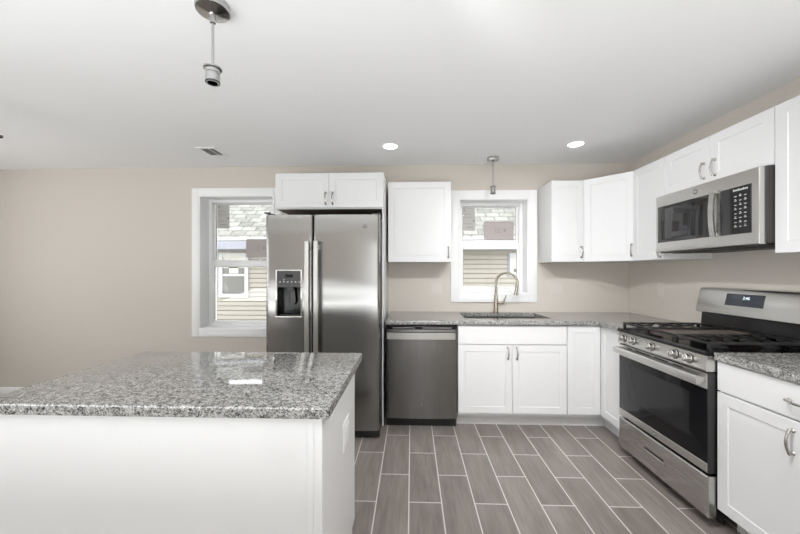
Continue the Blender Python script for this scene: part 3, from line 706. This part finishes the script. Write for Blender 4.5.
# slightly bowed door skin
mb = MB(); n = 24; zb_, zt_ = .085, .842; prv = None; fs = []
def bow(u): return 2.896 - .010 * (1 - (2 * u - 1) ** 2) if 0 < u < 1 else 2.898
prof = [(-.219, 2.938)] + [(-.219 + .603 * i / n, bow(i / n)) for i in range(n + 1)] + [(.384, 2.938)]
mb.prism(prof, (0, 0, zb_), (1, 0, 0), (0, 1, 0), (0, 0, zt_ - zb_)); dd_ = mk('door', mb, M['steel_d'], dwr)
for pl in dd_.data.polygons: pl.use_smooth = abs(pl.normal.z) < .5
mb = MB(); n_ = 20; pf = [(-.205 + .572 * i / n_, 2.858 - .012 * math.sin(PI * i / n_)) for i in range(n_ + 1)]
mb.prism(pf + [(x_, y_ + .014) for x_, y_ in pf[::-1]], (0, 0, .764), (1, 0, 0), (0, 1, 0), (0, 0, .054))
for x_ in (-.203, .343): mb.box(x_, x_ + .022, 2.868, 2.900, .774, .810, .003)
mk('handle', mb, M['satin'], dd_)
badge((.088, 2.886, .205), (0, -1, 0), (1, 0, 0), .011, dd_)

# ------------------------------------------------------------------ refrigerator
FXL, FXM, FXR = -1.161, -.781, -.2525
fr = thing('refrigerator', (-.7, 3.05, 0), 'side-by-side stainless refrigerator with ice dispenser in its left door', 'refrigerator')
mb = MB(); mb.box(FXL + .004, FXR - .004, 2.748, 3.46, .03, 1.765, .004); mk('body', mb, M['fridge_side'], fr)
mb = MB(); mb.box(FXL + .01, FXR - .005, 2.705, 2.747, .012, .072, .004)
for k in range(5): mb.box(FXL + .05, FXR - .05, 2.703, 2.706, .02 + k * .009, .024 + k * .009)
mk('base_grille', mb, M['blackm'], fr)
for xx in (FXL + .06, FXR - .06):
    for yy in (2.78, 3.40):
        mb = MB(); mb.lathe([(.02, .0005), (.02, .02), (.012, .03)], (xx, yy, 0), (0, 0, 1), 12); mk('foot', mb, M['blackm'], fr)
def fdoor(name, x0, x1, hole=None):
    """door with rounded long edges and a gently crowned front; hole = dispenser opening"""
    YD = 2.668; mb = MB(); n = 20; z0, z1 = .080, 1.782
    def front(x):
        u = (x - x0) / (x1 - x0); e = min(x - x0, x1 - x); r = .018
        y = YD - .010 * (1 - (2 * u - 1) ** 2)
        if e < r: y += r - math.sqrt(max(r * r - (r - e) ** 2, 0))
        return y
    xs = sorted({x0, x0 + .002, x0 + .005, x0 + .010, x0 + .018, x1 - .018, x1 - .010, x1 - .005, x1 - .002, x1} | {x0 + .018 + (x1 - x0 - .036) * i / n for i in range(n + 1)} | (set(hole[:2]) if hole else set()))
    zs = sorted({z0, z1} | (set(hole[2:]) if hole else set()))
    back = 2.745; V = {}
    for x in xs:
        for z in zs: V[x, z] = mb.bm.verts.new((x, front(x), z))
    for i in range(len(xs) - 1):
        for k in range(len(zs) - 1):
            if hole and hole[0] <= xs[i] < hole[1] and hole[2] <= zs[k] < hole[3]: continue
            mb.bm.faces.new((V[xs[i], zs[k]], V[xs[i + 1], zs[k]], V[xs[i + 1], zs[k + 1]], V[xs[i], zs[k + 1]]))
    B = {(x, z): mb.bm.verts.new((x, back, z)) for x in (x0, x1) for z in (z0, z1)}
    row = lambda z: [V[x, z] for x in xs]
    mb.bm.faces.new(row(z1) + [B[x1, z1], B[x0, z1]]); mb.bm.faces.new(row(z0)[::-1] + [B[x0, z0], B[x1, z0]])
    for x in (x0, x1): mb.bm.faces.new([V[x, z] for z in zs] + [B[x, z1], B[x, z0]])
    mb.bm.faces.new([B[x0, z0], B[x1, z0], B[x1, z1], B[x0, z1]])
    mb._done(True); bmesh.ops.recalc_face_normals(mb.bm, faces=mb.bm.faces[:])
    return mk(name, mb, M['steel_f'], fr), front
HOLE = (-1.068, -.872, .978, 1.342)
d1, f1 = fdoor('freezer_door', FXL, FXM - .003, HOLE); d2, f2 = fdoor('fridge_door', FXM + .003, FXR)
def fridge_handle(x, side, d):
    mb = MB(); z0, z1 = .62, 1.575; y = 2.600
    mb.box(x - .018, x + .018, y, y + .022, z0, z1, .008, 3)
    for zz in (z0 + .03, z1 - .07): mb.box(x - .012, x + .012, y + .018, 2.664, zz, zz + .04, .003)
    mk('handle', mb, M['satin'], d)
fridge_handle(-.812, -1, d1); fridge_handle(-.742, 1, d2)
# dispenser: surround, control face, recess, paddle, tray
hx0, hx1, hz0, hz1 = HOLE; yf_ = 2.660
mb = MB()
mb.box(hx0 - .008, hx0 + .004, yf_ - .004, yf_ + .02, hz0 - .008, hz1 + .006, .002); mb.box(hx1 - .004, hx1 + .008, yf_ - .004, yf_ + .02, hz0 - .008, hz1 + .006, .002)
mb.box(hx0 + .004, hx1 - .004, yf_ - .004, yf_ + .02, hz1 - .004, hz1 + .006, .002); mb.box(hx0 - .008, hx1 + .008, yf_ - .010, yf_ + .02, hz0 - .014, hz0 + .004, .003)
dp = mk('dispenser', mb, M['steel'], d1)
mb = MB(); t = .004
mb.box(hx0 - .002, hx1 + .002, 2.738, 2.742, hz0 - .002, hz1 + .002); mb.box(hx0 - .002, hx0 + .002, yf_ + .006, 2.738, hz0, hz1); mb.box(hx1 - .002, hx1 + .002, yf_ + .006, 2.738, hz0, hz1)
mb.box(hx0 + .002, hx1 - .002, yf_ + .006, 2.738, hz0 - .002, hz0 + .004)
mk('dispenser_recess', mb, M['black'], d1)
mb = MB(); mb.prism([(0, 0), (.016, 0), (.050, -.004), (.050, .128), (-.001, .128)], (hx0 + .004, yf_ + .001, hz1 - .132), (0, 1, 0), (0, 0, 1), (hx1 - hx0 - .008, 0, 0)); cpm = mb
mb = MB(); xm = (hx0 + hx1) / 2
mb.box(xm - .03, xm + .03, yf_ - .0012, yf_ + .0005, hz1 - .055, hz1 - .03); mk('dispenser_display', mb, M['black'], d1)
mb = cpm.use(1)
for k in range(6): mb.box(hx0 + .02 + k * .031, hx0 + .033 + k * .031, yf_ - .0004, yf_ + .0012, hz1 - .094, hz1 - .088)
mb.prism([(-.009, .004), (0, -.010), (.009, .004), (.004, .008), (-.004, .008)], (hx0 + .025, yf_ - .0008, hz1 - .022), (1, 0, 0), (0, 0, 1), (0, .002, 0)); mb.box(xm - .045, xm - .038, yf_ - .0004, yf_ + .0012, hz1 - .078, hz1 - .070)
mk('dispenser_controls', mb, [M['grey_plastic'], M['mark']], d1)
mb = MB(); mb.prism([(-.026, 0), (.026, 0), (.034, -.10), (.020, -.125), (-.020, -.125), (-.034, -.10)], (xm + .004, yf_ + .045, hz1 - .15), (1, 0, 0), (0, 0, 1), (0, .012, 0)); mb.use(1).box(xm - .02, xm + .026, yf_ + .02, yf_ + .06, hz1 - .165, hz1 - .130, .003); mb.box(xm - .022, xm - .014, yf_ + .038, yf_ + .046, hz1 - .26, hz1 - .165)
mk('dispenser_paddle', mb, [M['blackm'], M['grey_plastic']], d1)
mb = MB(); mb.box(hx0 + .01, hx1 - .01, yf_ + .012, yf_ + .06, hz0 + .0045, hz0 + .012, .002); mk('drip_tray', mb, M['grey_plastic'], d1)
badge((-.366, f2(-.366) - .0005, 1.69), (0, -1, 0), (1, 0, 0), .014, d2)
mb = MB(); mb.box(FXL + .004, FXL + .06, 2.69, 2.80, 1.7825, 1.797, .004); mb.box(FXL - .018, FXL + .03, 2.685, 2.70, 1.797, 1.809, .002); mk('hinge_cover', mb, M['grey_plastic'], fr)
mb = MB(); mb.box(FXR - .06, FXR, 2.69, 2.80, 1.7825, 1.797, .004); mk('hinge_cover', mb, M['grey_plastic'], fr)

# ------------------------------------------------------------------ island
IX0, IX1, IY0, IY1 = -1.388, -.252, 1.028, 1.734
isl = thing('kitchen_island', (-.8, 1.37, 0), 'white panelled kitchen island in the foreground carrying a granite slab', 'island')
bx0, bx1, by0, by1 = IX0 + .03, IX1 - .031, IY0 + .03, IY1 - .03
mb = MB(); mb.box(bx0, bx1 - .019, by0 + .012, by1 - .02, .105, ZN0 - .0005, .001); mk('body', mb, M['cab'], isl)
mb = MB(); mb.box(bx0, bx1 - .018, by0 + .0115, by0 + .021, .0005, .104); mk('plinth', mb, M['cab'], isl); mb = MB(); mb.box(bx0, bx1 - .02, by1 - .09, by1 - .075, .0005, .104); mk('toe_kick', mb, M['cab'], isl)
mb = MB(); mb.box(bx0, bx1 - .022, by0, by0 + .0115, .0005, ZN0 - .0005, .0008); mk('back_panel', mb, M['cab'], isl)
mb = MB(); mb.prism([(by0 + .0005, .0005), (by0 + .0005, ZN0 - .0005), (by1 - .0195, ZN0 - .0005), (by1 - .0195, .104), (by1 - .09, .104), (by1 - .09, .0005)], (bx1 - .018, 0, 0), (0, 1, 0), (0, 0, 1), (.018, 0, 0)); mk('end_panel', mb, M['cab'], isl)
mb = MB(); mb.box(bx1 - .044, bx1 - .0225, by0 - .0045, by0 - .0003, .0005, ZN0 - .0005, .001); mb.box(bx1 - .0222, bx1 + .0032, by0 - .0045, by0, .0005, ZN0 - .0005, .001); mb.box(bx1 + .0003, bx1 + .0032, by0, by0 + .018, .0005, ZN0 - .0005, .001); mk('corner_trim', mb, M['cab'], isl)
for k in range(3):
    wd = (bx1 - .02 - bx0) / 3; xs_ = bx0 + wd * (k + 1) - .0015
    mb = MB(); mb.rings((xs_, by1 - .0195, .118), (-1, 0, 0), (0, 1, 0), wd - .003, .600, SHAKER()); d = mk('door', mb, M['cab'], isl); pull('handle', (xs_ - (.04 if k else wd - .04), by1, .64), (0, 0, 1), (0, 1, 0), d)
    mb = MB(); mb.rings((xs_, by1 - .0195, .724), (-1, 0, 0), (0, 1, 0), wd - .003, .147, SLAB()); d = mk('drawer', mb, M['cab'], isl); pull('handle', (xs_ - wd / 2, by1, .797), (1, 0, 0), (0, 1, 0), d)
mb = MB(); slab_poly(mb, [(IX0, IY0), (IX1, IY0), (IX1, IY1), (IX0, IY1)], ZN0, ZN1)
tag(mk('countertop', mb, M['granite'], loc=((IX0 + IX1) / 2, (IY0 + IY1) / 2, ZN0)), 'large polished speckled granite slab on top of the island', 'countertop', 'granite worktops')

# ------------------------------------------------------------------ outlets
def outlet(c, a, n, label, kinds, pm=M['plate']):
    """wall plate; kinds per gang: 'o' receptacle, 's' rocker switch"""
    c, a, n = Vector(c), Vector(a), Vector(n); g = len(kinds); wd = .070 + .046 * (g - 1); ht = .115; up = Vector((0, 0, 1))
    t = thing('outlet', tuple(c), label, 'outlet', 'white outlet plates')
    mb = MB(); mb.rings(c - a * wd / 2 - up * ht / 2 + n * .0003, a, n, wd, ht, [(0, 0), (0, .002), (.003, .005)]); mk('plate', mb, pm, t)
    for i, k in enumerate(kinds):
        oc_ = c + a * ((i - (g - 1) / 2) * .046) + n * .0053
        mb = MB(); mb.rings(oc_ - a * .0165 - up * .0335, a, n, .033, .067, [(0, 0), (0, .0015), (.001, .0025)]); mb.use(1)
        if k == 'o':
            for z_ in (-.018, .018):
                for s in (-.0065, .0065): mb.rings(oc_ + a * (s - .001) + up * (z_ - .004) + n * .0026, a, n, .002, .008, [(0, 0), (0, .0003)])
        mk('switch' if k == 's' else 'receptacle', mb, [pm, M['plate_d']], t)
outlet((.259, YB, 1.155), (1, 0, 0), (0, -1, 0), 'double-gang wall plate below the square cabinet left of the sink window', 'os')
outlet((1.486, YB, 1.152), (1, 0, 0), (0, -1, 0), 'double-gang wall plate on the back wall right of the sink window', 'so')
outlet((XR, 3.093, 1.169), (0, -1, 0), (-1, 0, 0), 'single wall plate on the right wall behind the range', 's')
outlet((bx1 + .0, 1.45, .640), (0, 1, 0), (1, 0, 0), 'white outlet plate on the end panel of the island', 'oo', M['plate_w'])

# ------------------------------------------------------------------ ceiling fittings
def pendant(x, y, zr, label, r, hs, rs):
    t = thing('pendant_light', (x, y, ZC), label, 'pendant light', 'nickel pendant lights without shades')
    mb = MB(); mb.lathe([(r, -.0005), (r, -.020), (r * .96, -.027), (r * .6, -.034), (r * .22, -.039), (.012, -.042), (.011, -.075), (.006, -.078)], (x, y, ZC), (0, 0, 1), 40); mk('canopy', mb, M['chrome'], t)
    mb = MB()
    mb.tube([(x, y, ZC - .07), (x, y, zr + .004)], .0055 if r > .06 else .0035, 10); mk('rod', mb, M['chrome'], t)
    mb = MB(); mb.lathe([(.008, .006), (rs * .9, .004), (rs * 1.28, 0), (rs * 1.28, -.006), (rs, -.008), (rs, -.022), (rs * .93, -.024), (rs * .93, -.030), (rs, -.032), (rs, -hs), (rs * .72, -hs), (rs * .68, -hs + .03), (.002, -hs + .03)], (x, y, zr), (0, 0, 1), 32); sk_ = mk('socket', mb, M['chrome'], t)
    mb = MB(); mb.lathe([(rs * 1.03, -hs + .006), (rs * 1.03, -hs + .001), (rs * .99, -hs + .0005), (rs * .99, -hs + .006)], (x, y, zr), (0, 0, 1), 32); mk('socket_ring', mb, M['blackm'], sk_)
pendant(-.828, 1.39, 2.178, 'nickel pendant with bare socket hanging over the island', .067, .064, .0275)
pendant(.791, 3.33, 2.160, 'small nickel pendant with bare socket hanging before the sink window', .058, .070, .024)
for x, y, lb in ((-.187, 2.99, 'round recessed ceiling light near the fridge'), (1.421, 2.995, 'round recessed ceiling light over the range corner')):
    t = thing('recessed_light', (x, y, ZC), lb, 'ceiling light', 'recessed ceiling lights')
    mb = MB(); mb.lathe([(.078, -.0003), (.078, -.004), (.066, -.007), (.062, -.0045), (.062, -.0003)], (x, y, ZC), (0, 0, 1), 40); mk('trim_ring', mb, M['trim'], t)
    mb = MB(); mb.lathe([(.0615, -.0004), (.0615, -.004), (.001, -.0045)], (x, y, ZC), (0, 0, 1), 40); mk('lens', mb, M['lens'], t)
    recessed_and_fill_spot(x, y, DOWN).location.z = ZC - .009
vt = thing('ceiling_vent', (-1.84, 3.06, ZC), 'small white ceiling register with dark slots above the left window', 'vent')
vx0, vx1, vy0, vy1 = -1.925, -1.745, 2.955, 3.185
mb = MB(); mb.rings((vx0, vy1, ZC - .0003), (1, 0, 0), (0, 0, -1), vx1 - vx0, vy1 - vy0, [(0, 0), (0, .002), (.004, .006), (.024, .007), (.026, .003), (.027, .003)], (0, -1, 0)); mk('frame', mb, M['trim'], vt)
mb = MB(); mb.box(vx0 + .034, vx0 + .098, vy0 + .034, vy1 - .034, ZC - .0045, ZC - .0032); mb.box(vx1 - .066, vx1 - .034, vy0 + .034, vy1 - .034, ZC - .0045, ZC - .0032); mk('opening', mb, M['plate_d'], vt)
mb = MB()
for k in range(8):
    xx = vx0 + .036 + k * .0155
    mb.prism([(0, 0), (.0015, 0), (.008, -.006), (.0065, -.006)], (xx, vy0 + .034, ZC - .0046), (1, 0, 0), (0, 0, 1), (0, vy1 - vy0 - .068, 0))
mk('louvers', mb, M['trim'], vt)
# ceiling fan over the dining side: only one blade tip reaches the picture
fx, fy = -2.918, 1.565
fn = thing('ceiling_fan', (fx, fy, ZC), 'black ceiling fan blade tip poking in at the left edge below the ceiling', 'ceiling fan')
mb = MB(); mb.lathe([(.075, -.0005), (.07, -.04), (.03, -.05), (.014, -.055), (.014, -.17), (.05, -.18), (.10, -.20), (.105, -.27), (.07, -.31), (.002, -.32)], (fx, fy, ZC), (0, 0, 1), 36); mk('motor', mb, M['fanblack'], fn)
for k in range(5):
    an = 2 * PI * k / 5 + .90; u = Vector((math.cos(an), math.sin(an), 0)); v = Vector((-math.sin(an), math.cos(an), .4)).normalized()
    pl = [(.10, -.03), (.20, -.055), (.53, -.066), (.57, -.058), (.594, -.036), (.600, -.005), (.600, .055), (.594, .064), (.57, .066), (.20, .055), (.10, .03)]
    mb = MB(); mb.prism(pl, (fx, fy, ZC - .275), u, v, u.cross(v) * .007); mk('blade', mb, M['fanblack'], fn)

for o in bpy.data.objects:
    if '_base' in o: del o['_base']
